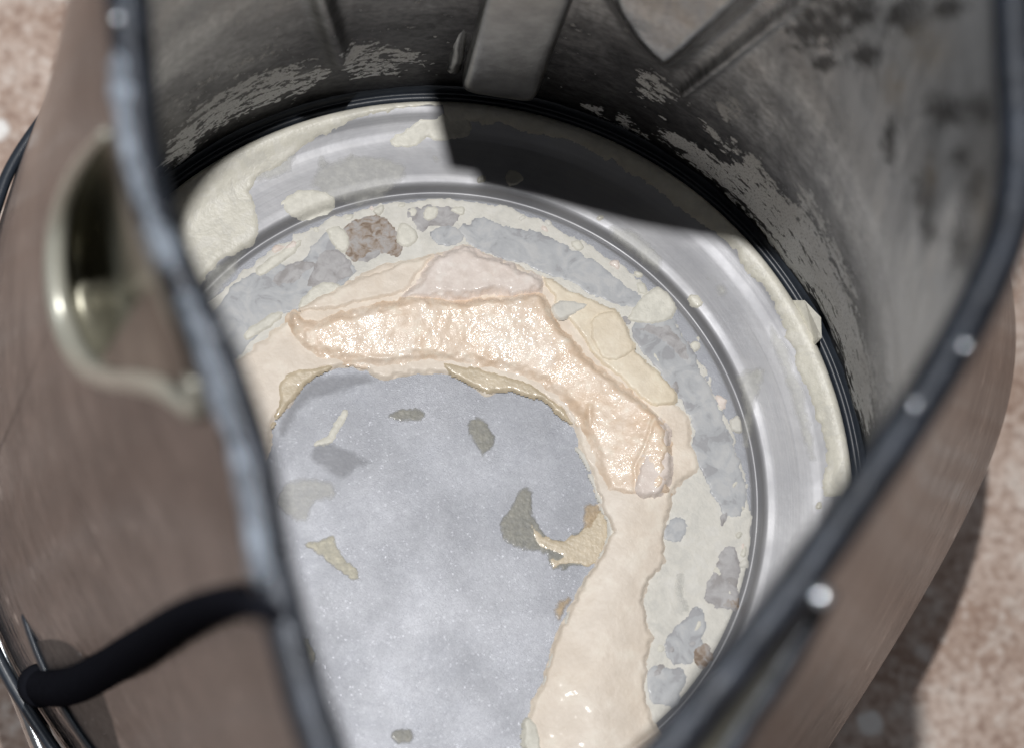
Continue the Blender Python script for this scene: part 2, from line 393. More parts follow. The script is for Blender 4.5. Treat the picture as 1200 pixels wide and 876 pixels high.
# outer wall
nu, nv = 600, 90
th = np.arange(nu)/nu*2*np.pi-np.pi; zz = Z0+(Z1-Z0)*np.linspace(0, 1, nv)
TT, ZZ = np.meshgrid(th, zz); RR = r_out(TT, ZZ)
V = np.stack([RR*np.cos(TT), RR*np.sin(TT), ZZ], -1).reshape(-1, 3)
F = np.array(grid_faces(nu, nv))
px = proj(V); inside = sdf(px, SPC) > 2
inside &= (V[:, 0] < 0) & (V[:, 1] < .05)
F = F[~inside[F].all(1)]
outer = mesh('outer_wall', V, F, m_body, kettle)
wall_uv(outer, np.stack([TT.ravel()*.06, ZZ.ravel()], 1))

# inner wall with pressed relief and stains
nu, nv = 960, 170
th = np.arange(nu)/nu*2*np.pi-np.pi; zz = -.001+(Z1+.001)*np.linspace(0, 1, nv)**1.15
TT, ZZ = np.meshgrid(th, zz); RR = r_in(TT, ZZ)
V = np.stack([RR*np.cos(TT), RR*np.sin(TT), ZZ], -1).reshape(-1, 3)
px = proj(V); vis = (V[:, 1] > -.03) & ((V[:, 0] > 0) | (V[:, 1] > .02))
disp = np.zeros(len(V))
d1 = dline(px, [(340, -120), (376, 0), (396, 62)]); disp += .0020*np.exp(-(d1/13)**2)*vis
d2 = dline(px, [(1030, -75), (940, 0), (862, 62), (805, 106)]); disp += .0012*np.exp(-(d2/7)**2)*vis
bul = sdf(px, catmull([(700, -120), (705, -20), (735, 35), (770, 70), (795, 80), (840, 45), (905, -15), (980, -120)], 4))
disp += .0040*sstep(-6, 34, bul)*vis
disp += vis*.00035*fbm(TT.ravel()*9, ZZ.ravel()*60, 5)
cut = (sdf(px, SPC) > 0) & (V[:, 0] < 0) & (V[:, 1] < .06) & (V[:, 2] > .02)
n2d = -np.stack([np.cos(TT), np.sin(TT), np.zeros_like(TT)], -1).reshape(-1, 3)
V = V+n2d*disp[:, None]
F = np.array([f[::-1] for f in grid_faces(nu, nv)]); F = F[~cut[F].all(1)]
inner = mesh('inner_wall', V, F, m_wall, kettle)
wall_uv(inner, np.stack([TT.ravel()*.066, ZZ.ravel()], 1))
def region(poly, soft): return sstep(-soft, soft, sdf(px, catmull(poly, 3)))
sc = np.zeros(len(V))
for poly, wgt, soft in [
    ([(190, 190), (215, 140), (270, 100), (330, 78), (385, 78), (370, 100), (300, 130), (245, 160), (205, 195)], .62, 14),
    ([(195, 150), (250, 100), (320, 70), (330, 50), (280, 70), (210, 110)], .38, 16),
    ([(398, 55), (440, 48), (500, 70), (470, 85), (410, 92)], .55, 10),
    ([(680, 120), (720, 132), (760, 160), (750, 168), (700, 140)], .5, 5),
    ([(745, 85), (780, 92), (800, 110), (775, 125), (750, 110)], .55, 8),
    ([(765, 155), (800, 160), (850, 190), (885, 180), (900, 210), (935, 240), (960, 270), (985, 320), (1010, 390), (1025, 440), (1020, 510), (1000, 470), (985, 410), (955, 350), (915, 300), (870, 240), (820, 200)], .74, 9),
    ([(840, 118), (862, 115), (870, 135), (850, 145)], .55, 6),
    ([(925, 200), (960, 240), (985, 290), (1005, 345), (995, 345), (965, 285), (930, 225)], .50, 6),
    ([(1015, 400), (1040, 415), (1050, 470), (1025, 480)], .5, 8),
    ([(815, 140), (850, 160), (870, 180), (850, 180)], .5, 5),
    ([(850, 252), (890, 275), (925, 330), (950, 380), (930, 360), (890, 305)], .5, 5),
]:
    sc = np.maximum(sc, wgt*region(poly, soft))
set_attr(inner, 'scale', sc*vis+.0)
hz = np.maximum(region([(900, -60), (960, 80), (1000, 200), (1040, 330), (1060, 430), (1180, 330), (1230, 100), (1200, -60)], 34),
                .25*region([(690, -120), (715, 20), (760, 60), (830, 40), (900, -40), (900, -120)], 14))
hz = np.maximum(hz, .45*region([(170, -60), (180, 80), (280, 40), (350, 10), (350, -60)], 40))
set_attr(inner, 'haze', hz*vis)
set_attr(inner, 'gloss', sstep(0, 30, bul)*vis)
sp_ = np.zeros(len(V))
for (x, y, rx, ry) in [(960, 30, 60, 50), (1015, 65, 34, 22), (1060, 20, 40, 30), (1110, 10, 32, 20), (965, 75, 22, 18), (1110, 130, 45, 32), (1042, 165, 14, 42), (1125, 185, 24, 22), (1085, 230, 22, 60), (1150, 130, 28, 30), (1125, 290, 22, 45), (1090, 270, 16, 26), (1000, 15, 60, 30), (830, 150, 0.1, .1), (1145, 220, 16, 40)]:
    sp_ = np.maximum(sp_, 1.0*np.exp(-((px[:, 0]-x)/(rx*.9))**2-((px[:, 1]-y)/(ry*.9))**2))
set_attr(inner, 'spot', sp_*vis)
ru = np.zeros(len(V))
for (x, y, rx, ry) in [(1050, 100, 14, 26), (1085, 55, 26, 30), (1090, 205, 8, 22), (1155, 270, 14, 60)]:
    ru = np.maximum(ru, np.exp(-((px[:, 0]-x)/rx)**2-((px[:, 1]-y)/ry)**2))
set_attr(inner, 'rust', ru*vis)

# rim: dark rolled edge, left highlight built in as a paler strip
ths = np.arange(480)/480*2*np.pi-np.pi
rp = np.stack([r_rim(ths)*np.cos(ths), r_rim(ths)*np.sin(ths), np.full(480, Z1)], 1)
rim = tube('rim', rp, .00228, m_rim, kettle, 18, closed=True)
def rim_at(x, y, z=Z1): return up(x, y, z)
lp = catmull([(139, 58), (143, 100), (152, 170), (172, 240), (200, 310), (228, 375), (252, 440), (275, 510), (292, 580), (304, 640), (312, 690)], 12, False)
k = np.arange(len(lp)); rr = .00125*(1+.55*fbm(k*.21, k*0+.5, 77, 3))*np.minimum(1, np.minimum(k+2, len(k)+1-k)/8)
tube('highlight_strip', np.array([up(x, y, Z1+.0012) for x, y in lp]), rr, m_rimlight, rim, 10)
lp = catmull([(966, 690), (938, 742), (905, 800), (870, 850), (845, 890), (815, 940), (770, 990)], 8, False)
fold = np.array([up(x, y, .152) for x, y in lp])
tube('rim_fold', fold, .0015, m_rim, rim, 14)
ip = catmull([(945, 690), (908, 735), (862, 790), (815, 838), (780, 885), (745, 925), (710, 970)], 8, False)
inn = np.array([up(x, y, .1575) for x, y in ip])
n = len(fold); V = np.concatenate([fold+[0, 0, .0008], inn+[0, 0, -.0012], inn+[0, 0, -.003], fold+[0, 0, -.001]])
F = [(j*n+i, j*n+i+1, ((j+1) % 4)*n+i+1, ((j+1) % 4)*n+i) for j in range(4) for i in range(n-1)]
mesh('rim_ledge', V, F, m_olive, rim)

# unseen plate added above the frame, shaped to shade the back of the floor
def lamp_at(x, y, z, zf=.003):
    P = up(x, y, zf); return P+(LAMP-P)*((z-zf)/(LAMP[2]-zf))
edge = [(526, 95), (526, 194), (557, 199), (560, 214), (640, 232), (740, 258), (830, 276), (905, 296), (980, 320)]
hp = np.array([lamp_at(x, y, .156) for x, y in edge])
tail = []
for p in hp[::-1]:
    t_ = np.arctan2(p[1], p[0]); R_ = max(r_rim(t_)+.004, np.hypot(p[0], p[1])+.003); tail.append((R_*np.cos(t_), R_*np.sin(t_), .156))
lp = np.concatenate([hp, np.array(tail)]); n = len(lp); h2 = len(hp)
V = np.concatenate([lp, lp+[0, 0, .0025]]); F = []
for i in range(h2-1):
    a, b_, c, d_ = i, i+1, n-2-i, n-1-i
    F += [(a, b_, c, d_), (a+n, d_+n, c+n, b_+n)]
F += [(i, i+n, (i+1) % n+n, (i+1) % n) for i in range(n)]
mesh('shadow_plate', V, F, m_rib, kettle, False)

# base seal and gasket
_a = np.degrees(ths) % 360
lf = .0015-.0039*(1-sstep(128, 142, _a)*(1-sstep(245, 255, _a)))
bp = np.stack([(r_base(ths)+lf)*np.cos(ths), (r_base(ths)+lf)*np.sin(ths), np.full(480, Z0-.0004)], 1)
tube('base_seal', bp, .0011, m_gasket, kettle, 8, closed=True)
sk = [(1.0, Z0-.001), (.975, Z0-.008), (.93, Z0-.014), (.80, Z0-.015)]
V = np.concatenate([np.stack([f*r_base(ths)*np.cos(ths), f*r_base(ths)*np.sin(ths), np.full(480, z)], 1) for f, z in sk])
mesh('underside', V, grid_faces(480, 4), m_base, kettle)
revolve('gasket', [(.0650, -.003), (.0652, -.0002), (.0657, .0010), (.0663, .0012), (.0667, .0006), (.0670, .0009), (.0676, .0022), (.0680, .0022), (.0684, .0)], m_gasket, kettle)

# floor: heating plate, groove and spun ring
PROF = np.array([(0, 0), (.0488, 0), (.0493, -.0001), (.0497, -.0005), (.0501, -.0005), (.0507, .0005), (.0514, .0009), (.0525, .00105),
                 (.057, .0011), (.0588, .0012), (.0600, .00145), (.0615, .0020), (.0628, .0027), (.0638, .0030), (.0645, .0027), (.0651, .0018), (.0653, -.0005)])
_rr = np.linspace(0, .066, 1321); _zz = np.interp(_rr, PROF[:, 0], PROF[:, 1]); _kk = np.exp(-.5*(np.arange(-12, 13)/3.5)**2); _kk /= _kk.sum()
_zs = np.convolve(np.r_[np.full(12, 0), _zz, np.full(12, _zz[-1])], _kk, 'same')[12:-12]
def floor_z(r): return np.interp(r, _rr, _zs)
plate = revolve('heating_plate', [(r, float(floor_z(r))) for r in np.r_[.000001, np.linspace(.004, .048, 12), .0483, .0486, .0488]], m_plate, kettle)
rs = np.r_[np.linspace(.0488, .0530, 30), np.linspace(.0533, .0585, 10), np.linspace(.0588, .0653, 36)]
ring = revolve('floor_ring', [(r, float(floor_z(r))) for r in rs], m_ring, kettle)

# ------------------------------------------------------------------ limescale sheets
SEED = [10]
def sheet(name, poly, mat, parent, t=.12, edge=.35, jag=.35, zoff=0.0, step=.28, lump=0.0, jf=900, hf=None, clipr=None, sub=2):
    """a thin deposit following the floor: outline in photograph pixels, thickness etc. in mm"""
    SEED[0] += 7; s = SEED[0]
    P = catmull(ups(poly, .001)[:, :2], sub) if sub > 1 else ups(poly, .001)[:, :2]
    st = step*MM; mn = P.min(0)-1.2*MM; mx = P.max(0)+1.2*MM
    xs = np.arange(mn[0], mx[0], st); ys = np.arange(mn[1], mx[1], st)
    X, Y = np.meshgrid(xs, ys); Q = np.stack([X.ravel(), Y.ravel()], 1)
    d = sdf(Q, P)+jag*MM*(1.1*fbm(Q[:, 0]*jf, Q[:, 1]*jf, s, 4, .6)+1.0*fbm(Q[:, 0]*jf*.33, Q[:, 1]*jf*.33, s+50, 2, .5))
    r = np.hypot(Q[:, 0], Q[:, 1])
    if clipr: d = np.minimum(d, clipr*MM-r)
    f = sstep(0, edge*MM, d)
    h = t*MM*f
    if lump: h = h+lump*MM*f*fbm(Q[:, 0]*420, Q[:, 1]*420, s+3, 5, .55)
    if hf is not None: h = h+f*hf(Q, d)
    h = np.where(d < 0, np.maximum(d*1.2, -.35*MM-zoff*MM), h)
    z = floor_z(r)+zoff*MM+h+.00001+(s*37 % 101)*.0000006
    keep = d > -1.5*st
    nx, ny = len(xs), len(ys); idx = np.arange(nx*ny).reshape(ny, nx)
    q = np.stack([idx[:-1, :-1], idx[:-1, 1:], idx[1:, 1:], idx[1:, :-1]], -1).reshape(-1, 4)
    q = q[(d[q] > 0).any(1) & keep[q].all(1)]
    if len(q) == 0: return None
    use = np.unique(q); mp = np.zeros(nx*ny, np.int64); mp[use] = np.arange(len(use))
    V = np.stack([Q[use, 0], Q[use, 1], z[use]], 1)
    o = mesh(name, V, mp[q], mat, parent); set_attr(o, 'dist', d[use]*1000); return o

FL = 'limescale_flake'
# --- film between crust and groove
sheet('limescale_film', [(231, 384), (270, 328), (326, 285), (398, 251), (470, 234), (530, 231), (600, 243), (664, 270), (725, 308), (777, 357), (818, 416), (852, 488), (874, 558), (882, 620), (875, 692), (850, 754), (800, 830), (770, 880), (740, 930), (650, 930),
      (690, 820), (720, 700), (740, 600), (700, 460), (600, 380), (450, 360), (340, 430), (280, 490)], m_film, plate, .08, .3, .6, clipr=49.1)
greys = [
 (m_grey, [(235, 440), (240, 385), (275, 332), (330, 306), (345, 316), (372, 280), (398, 268), (406, 300), (420, 315), (395, 335), (370, 347), (350, 362), (330, 366), (305, 388), (285, 412), (262, 425)]),
 (m_lav, [(318, 322), (360, 300), (374, 308), (350, 328), (326, 336)]),
 (m_lav, [(362, 318), (372, 292), (398, 292), (416, 308), (408, 326), (380, 336), (360, 334)]),
 (m_brown, [(402, 266), (428, 249), (455, 254), (472, 276), (475, 296), (455, 299), (440, 293), (428, 303), (412, 303), (406, 285)]),
 (m_lav, [(410, 282), (422, 276), (428, 292), (445, 292), (440, 300), (420, 304)]),
 (m_lav, [(480, 244), (505, 240), (537, 242), (540, 255), (522, 266), (505, 262), (496, 272), (486, 258)]),
 (m_brown, [(498, 248), (512, 244), (514, 256), (504, 262)]),
 (m_grey, [(503, 270), (524, 262), (546, 272), (538, 285), (515, 285)]),
 (m_grey, [(536, 268), (560, 256), (600, 261), (640, 275), (690, 300), (722, 322), (754, 346), (746, 364), (700, 346), (650, 322), (600, 306), (562, 290)]),
 (m_grey, [(738, 384), (762, 372), (792, 374), (812, 410), (832, 452), (852, 492), (868, 540), (877, 580), (868, 604), (850, 600), (836, 572), (816, 542), (812, 502), (800, 470), (776, 440), (756, 415)]),
 (m_lav, [(746, 384), (772, 376), (796, 384), (812, 415), (800, 420), (782, 404), (765, 392)]),
 (m_lav, [(800, 425), (818, 428), (838, 470), (852, 520), (868, 565), (872, 590), (856, 572), (838, 560), (818, 536), (818, 500), (806, 460)]),
 (m_brown, [(842, 560), (850, 556), (852, 566), (846, 570)]),
 (m_lav, [(762, 412), (770, 410), (774, 424), (766, 428)]),
 (m_grey, [(784, 608), (798, 602), (806, 614), (796, 630), (782, 628)]),
 (m_lav, [(846, 644), (864, 638), (868, 660), (863, 685), (869, 712), (850, 712), (828, 706), (825, 690), (838, 672)]),
 (m_brown, [(846, 704), (868, 698), (868, 714), (852, 713)]),
 (m_grey, [(806, 716), (818, 708), (826, 720), (824, 745), (822, 765), (802, 776), (781, 772), (781, 752)]),
 (m_brown, [(815, 762), (829, 755), (836, 768), (822, 782)]),
 (m_grey, [(761, 786), (780, 780), (803, 786), (802, 800), (794, 820), (778, 823), (760, 818)]),
 (m_lav, [(762, 784), (778, 779), (780, 792), (764, 796)]),
 (m_haze, [(794, 672), (801, 672), (803, 692), (810, 714), (800, 714), (794, 694)]),
]
for m, p in greys: sheet(FL, p, m, plate, .05 if m is m_grey else .08, .45, .55, .075, step=.24)
for p in [[(300, 314), (325, 296), (352, 280), (345, 294), (322, 312), (306, 322)], [(285, 393), (296, 378), (326, 362), (331, 371), (306, 388), (292, 398)],
          [(382, 268), (398, 262), (408, 276), (406, 292), (394, 290)], [(350, 357), (362, 342), (377, 330), (398, 334), (378, 350), (360, 360)],
          [(736, 372), (752, 348), (774, 335), (790, 348), (789, 370), (766, 378)], [(640, 332), (655, 334), (685, 350), (676, 362), (652, 368), (644, 352)],
          [(470, 262), (482, 262), (490, 276), (480, 286), (466, 282)]]:
    sheet(FL, p, m_pale, plate, .22, .3, .3, .14, step=.24)

# --- spots on the bare plate
for m, p in [
 (m_olgrey, [(456, 486), (466, 477), (482, 475), (498, 480), (495, 491), (476, 491)]),
 (m_olgrey, [(548, 498), (560, 486), (575, 494), (584, 518), (570, 532), (566, 535), (556, 522)]),
 (m_olgrey, [(586, 606), (600, 588), (614, 570), (624, 572), (624, 602), (640, 622), (664, 632), (690, 612), (700, 640), (684, 660), (648, 666), (640, 648), (610, 640), (590, 630)]),
 (m_tan, [(622, 608), (640, 624), (664, 632), (690, 614), (704, 592), (714, 612), (708, 645), (690, 660), (660, 662), (648, 666), (644, 652), (660, 650), (640, 640), (624, 628)]),
 (m_orange, [(684, 592), (702, 588), (715, 618), (706, 645), (692, 658), (684, 640)]),
 (m_orange, [(650, 712), (658, 698), (672, 700), (664, 714), (656, 726)]),
 (m_spot, [(356, 636), (374, 629), (391, 626), (399, 646), (421, 668), (412, 676), (396, 664), (378, 652)]),
 (m_spot, [(336, 745), (366, 744), (367, 788), (352, 780)]),
 (m_olgrey, [(460, 858), (474, 852), (487, 858), (480, 868), (464, 866)]),
 (m_dgrey, [(362, 532), (376, 514), (400, 516), (424, 530), (441, 540), (424, 548), (404, 560), (376, 548)]),
 (m_pale, [(404, 478), (408, 482), (396, 500), (388, 514), (370, 519), (384, 508), (394, 494)]),
 (m_haze, [(330, 566), (352, 556), (388, 562), (394, 580), (372, 588), (362, 612), (340, 604), (322, 590)]),
 (m_dgrey, [(322, 500), (336, 470), (352, 452), (384, 436), (430, 436), (446, 446), (420, 452), (392, 462), (366, 466), (350, 486), (334, 512)]),
 (m_lav, [(640, 790), (650, 782), (648, 798), (640, 803)]),
]: sheet(FL, p, m, plate, .05, .5, .5, .0, step=.24)

# --- coats on the spun ring
sheet('limescale_coat', [(196, 222), (230, 192), (270, 167), (320, 146), (370, 131), (420, 121), (520, 112), (527, 119), (520, 130), (470, 133), (430, 141), (395, 152), (360, 172), (342, 184), (305, 206), (292, 225), (303, 262), (296, 285), (262, 300), (238, 330), (214, 372), (185, 350), (180, 270)], m_cream, ring, .20, .5, .55, clipr=65.2)
sheet('limescale_coat', [(527, 112), (640, 132), (700, 155), (770, 190), (850, 240), (905, 298), (955, 370), (985, 440), (1003, 510), (1006, 575), (968, 580), (966, 545), (960, 500), (944, 452), (922, 400), (902, 352), (880, 325), (850, 288), (808, 256), (770, 226), (700, 182), (640, 160), (560, 146), (527, 148)], m_cream, ring, .20, .45, .6, clipr=65.2)
for m, p in [
 (m_haze, [(298, 192), (322, 178), (346, 176), (342, 200), (316, 214), (298, 210)]),
 (m_pale, [(458, 166), (474, 152), (528, 137), (550, 140), (546, 160), (518, 166), (500, 163), (488, 172), (468, 173)]),
 (m_pale, [(329, 238), (348, 226), (382, 224), (393, 240), (372, 252), (362, 258), (344, 254)]),
 (m_haze, [(362, 212), (382, 190), (430, 180), (482, 196), (450, 230), (402, 236), (370, 224)]),
 (m_haze, [(862, 440), (880, 428), (897, 434), (890, 466), (882, 512), (874, 520), (868, 470)]),
 (m_haze, [(700, 262), (745, 270), (776, 300), (770, 318), (740, 296)]),
 (m_haze, [(898, 380), (918, 400), (946, 470), (956, 540), (940, 520), (922, 460)]),
 (m_haze, [(236, 330), (262, 302), (290, 290), (270, 330), (245, 360)]),
]: sheet(FL, p, m, ring, .05 if m is m_haze else .12, .5, .5, .0, step=.26)

# standing flake caught between ring and wall
P0 = [up(x, y, z) for x, y, z in [(930, 352, .002), (943, 352, .004), (962, 372, .006), (963, 396, .006), (955, 404, .003), (944, 380, .002)]]
V = P0+[p+np.array([-.0004, .0002, -.0006]) for p in P0]; n = len(P0)
mesh(FL, V, [tuple(range(n)), tuple(range(2*n-1, n-1, -1))]+[(i, i+n, (i+1) % n+n, (i+1) % n) for i in range(n)], m_pale, ring, False)

# small loose chips of scale along the groove, on the film and on the ring
rnd = random.Random(5)
def chip(r, a, size, m, parent, t=.14):
    c = proj(np.array([r*math.cos(a), r*math.sin(a), 0.0])); n = rnd.randint(5, 7); el = rnd.uniform(.35, .9); ro = a+math.pi/2+rnd.uniform(-.5, .5)
    P = []
    for k in range(n):
        g = 2*math.pi*k/n+rnd.uniform(-.3, .3); q = size*rnd.uniform(.6, 1.1)
        x, y = q*math.cos(g), q*el*math.sin(g); P.append((c[0]+x*math.cos(ro)-y*math.sin(ro), c[1]-x*math.sin(ro)-y*math.cos(ro)))
    sheet(FL, P, m, parent, t, .25, .25, .06, step=.2, jf=1500)
for i in range(34): chip(rnd.uniform(.0462, .0490), math.radians(rnd.uniform(-35, 150)), rnd.uniform(3, 11), rnd.choice([m_pale, m_pale, m_film, m_white]), plate, rnd.uniform(.12, .3))
for i in range(16): chip(rnd.uniform(.0515, .060), math.radians(rnd.uniform(-25, 140)), rnd.uniform(4, 14), rnd.choice([m_cream, m_haze, m_haze]), ring, .08)
for i in range(12): chip(rnd.uniform(.041, .0465), math.radians(rnd.uniform(-45, 50)), rnd.uniform(4, 12), rnd.choice([m_grey, m_lav, m_pale]), plate, .1)

# ------------------------------------------------------------------ thick crust
crust = tag(empty('limescale_crust', (0, 0, 0)), 'thick curved cream and orange-beige limescale crust lying on the grey kettle floor', 'limescale')
CR = [(262, 440), (285, 415), (310, 395), (345, 364), (380, 341), (420, 320), (455, 308), (490, 300), (520, 290), (546, 283), (562, 292), (600, 305), (636, 322), (680, 345), (722, 362), (736, 386), (746, 410), (766, 430), (786, 450), (795, 470), (808, 488), (812, 520), (821, 546), (800, 566), (786, 596), (780, 625), (782, 660), (765, 680), (758, 710), (766, 745), (760, 785), (763, 830), (776, 860), (800, 930), (612, 930),
      (620, 872), (614, 850), (625, 825), (640, 778), (650, 745), (668, 706), (695, 662), (713, 622), (706, 597), (692, 560), (682, 530), (672, 500), (656, 480), (640, 466), (620, 463), (595, 452), (575, 459), (560, 456), (530, 440), (500, 435), (470, 438), (450, 444), (430, 433), (405, 427), (380, 432), (360, 446), (345, 464), (326, 490), (316, 520), (300, 560), (285, 520)]
def crust_h(Q, d):
    p = proj(np.stack([Q[:, 0], Q[:, 1], np.zeros(len(Q))], 1))
    hump = .8*MM*np.exp(-(dline(p, [(745, 590), (728, 680), (705, 780), (695, 930)])/42)**2)
    return hump+.10*MM*fbm(Q[:, 0]*160, Q[:, 1]*160, 91, 4)+.05*MM*fbm(Q[:, 0]*700, Q[:, 1]*700, 95, 3)
sheet('base_layer', CR, m_crust, crust, .45, .9, .5, 0, .22, hf=crust_h, sub=3)
def ridge(line, amp, wid, s=0):
    L = np.array([up(x, y, 0)[:2] for x, y in line])
    return lambda Q: amp*MM*np.exp(-(dline(Q+.25*MM*np.stack([fbm(Q[:, 0]*900, Q[:, 1]*900, s), fbm(Q[:, 0]*900, Q[:, 1]*900, s+5)], 1), L)/(wid*MM))**2)
r1 = ridge([(345, 372), (400, 364), (455, 352), (500, 346)], .35, .5, 3); r2 = ridge([(400, 425), (470, 420), (515, 417), (545, 424), (600, 440), (640, 456)], .22, .35, 9)
r3 = ridge([(340, 370), (348, 395), (378, 420)], .4, .6, 15); r4 = ridge([(744, 584), (742, 548), (756, 520), (764, 495)], -.2, .35, 21); r5 = ridge([(690, 480), (688, 520), (700, 575)], .25, .5, 27)
INL = np.array([up(x, y, 0)[:2] for x, y in [(350, 412), (400, 425), (470, 428), (540, 427), (600, 440), (640, 458), (672, 492), (690, 530), (705, 585)]])
def slab_h(Q, d):
    base = -.75*MM+1.25*MM*np.clip(dline(Q, INL)/(9*MM), 0, 1.2)
    return base+.22*MM*fbm(Q[:, 0]*220, Q[:, 1]*220, 31, 4)+.05*MM*fbm(Q[:, 0]*1100, Q[:, 1]*1100, 37, 3)+r1(Q)+r2(Q)+r3(Q)+r4(Q)+r5(Q)
SL = [(337, 370), (346, 362), (362, 372), (400, 363), (450, 350), (482, 340), (520, 346), (560, 346), (600, 342), (634, 338), (644, 352), (656, 372), (690, 414), (720, 440), (745, 461), (768, 476), (786, 500), (791, 540), (785, 576), (766, 588), (732, 588), (708, 582), (700, 560), (690, 530), (680, 502), (662, 474), (636, 456), (600, 440), (560, 430), (500, 424), (470, 428), (440, 431), (400, 425), (374, 419), (350, 408), (340, 390)]
sheet('thick_slab', SL, m_slab, crust, 1.25, 2.2, .5, .40, .2, hf=slab_h, sub=3)
sheet('pale_slab', [(468, 350), (485, 326), (505, 302), (546, 286), (562, 296), (610, 312), (632, 322), (634, 342), (600, 352), (580, 346), (550, 354), (520, 351), (495, 357)], m_white, crust, 1.35, 1.7, .6, .35, .22, lump=.22)
sheet('pale_slab', [(744, 584), (742, 548), (754, 524), (764, 492), (780, 498), (789, 538), (782, 580), (764, 588)], m_white, crust, 1.35, 1.3, .5, .75, .22, lump=.15)
sheet('yellow_flake', [(636, 322), (680, 345), (722, 362), (736, 386), (746, 410), (768, 432), (788, 454), (794, 470), (770, 476), (744, 458), (720, 436), (694, 412), (672, 382), (650, 350)], m_yellow, crust, .45, .4, .4, .40, .22, lump=.08)
sheet('yellow_flake', [(690, 378), (722, 364), (736, 388), (744, 410), (728, 418), (706, 420)], m_yellow, crust, .35, .4, .35, .80, .22, lump=.06)
sheet('pale_flake', [(645, 362), (656, 352), (690, 356), (678, 366), (664, 372), (656, 376)], m_film, crust, .3, .3, .3, .85, .22)
sheet('cream_flake', [(352, 362), (395, 338), (440, 318), (490, 302), (512, 296), (490, 322), (474, 342), (430, 352), (390, 362)], m_crust, crust, .45, .6, .4, .42, .22, lump=.1)
sheet('tan_layer', [(520, 424), (560, 430), (600, 442), (640, 460), (672, 496), (650, 478), (636, 467), (596, 455), (574, 461), (556, 452), (532, 440)], m_tan, crust, .3, .4, .35, .42, .22, lump=.06)
sheet('tan_layer', [(328, 446), (346, 434), (386, 429), (360, 446), (344, 466), (326, 488), (318, 500), (326, 470)], m_tan, crust, .2, .5, .35, .42, .22, lump=.05)
sheet('white_margin', [(672, 520), (684, 530), (694, 560), (706, 596), (714, 622), (700, 660), (676, 704), (656, 745), (640, 792), (632, 822), (640, 800), (668, 740), (700, 690), (722, 630), (716, 596), (702, 578), (690, 545)], m_film, crust, .3, 1.0, .4, .30, .22, lump=.08)
sheet('white_margin', [(612, 846), (624, 840), (634, 862), (636, 900), (622, 920), (616, 880)], m_pale, crust, .4, .5, .5, .35, .22, lump=.2)

# ------------------------------------------------------------------ ribs on the inner wall
def slab_rib(name, quad_bottom, quad_top, thick, mat, parent):
    """rounded bar against the wall: front edge left/right at bottom and top"""
    a, b_ = map(np.array, quad_bottom); c, d_ = map(np.array, quad_top)
    out = np.array([(a+b_)[0], (a+b_)[1], 0]); out /= np.linalg.norm(out)
    nr = 40; npz = 24; V = []
    ax = (c+d_-a-b_)/2; L = np.linalg.norm(ax)
    for i in range(npz):
        s = i/(npz-1); s = s**1.6
        l = a+(c-a)*s; r = b_+(d_-b_)*s; w_ = np.linalg.norm(r-l); u = (r-l)/w_; mid = (l+r)/2
        zl = s*L; rad = .0022
        shr = 0 if zl > rad else rad-math.sqrt(max(rad*rad-(rad-zl)**2, 0))
        hw = w_/2-shr*.9; fr = shr*.8
        for k in range(nr):
            g = 2*np.pi*k/nr; cx, cy = np.cos(g), np.sin(g); e = .32
            sx = np.sign(cx)*abs(cx)**e; sy = np.sign(cy)*abs(cy)**e
            V.append(mid+u*hw*sx+out*(thick/2+(sy*(thick/2-fr))))
    F = grid_faces(nr, npz); F.append(tuple(range(nr))[::-1])
    return mesh(name, V, F, mat, parent)
rb = [up(538, 112, .0085), up(627, 126, .0085)]
rt = [up(598, -120, .082), up(722, -120, .082)]
slab_rib('gauge_rib', rb, rt, .010, m_rib, kettle)
rb2 = [up(527, 92, .012), up(545, 96, .012)]; rt2 = [up(575, -120, .085), up(600, -120, .085)]
P0 = catmull([up(532, 92, .010), up(548, 20, .035), up(575, -100, .078)], 8, False)
tube('rib_bead', P0+np.array([0, .002, 0]), .0013, m_rib, kettle, 12)

# ------------------------------------------------------------------ spout pocket on the left of the outer wall
lipP = []
for i, (x, y) in enumerate(SPC):
    H = hit_out(x, y); d = ray(x, y); bulge = .012*sstep(0, 1, 1-abs(y-330)/190)*(1 if x < 215 else .2)
    z = H[2]+bulge*1.2; lipP.append(CAM+d*(z-CAM[2])/d[2])
lipP = np.array(lipP); n = len(lipP)
for _ in range(6): lipP = (np.roll(lipP, 1, 0)+2*lipP+np.roll(lipP, -1, 0))/4
ce = lipP.mean(0); inn = ce-CAM; inn /= np.linalg.norm(inn)
rows = []
for f, dep in [(1, 0), (.97, .006), (.92, .013), (.84, .020), (.7, .027), (.45, .032), (.2, .034), (.02, .0345)]:
    rows.append(ce+(lipP-ce)*f+inn*dep)
spout = mesh('spout', np.concatenate(rows), grid_faces(n, len(rows)), m_olive, kettle)
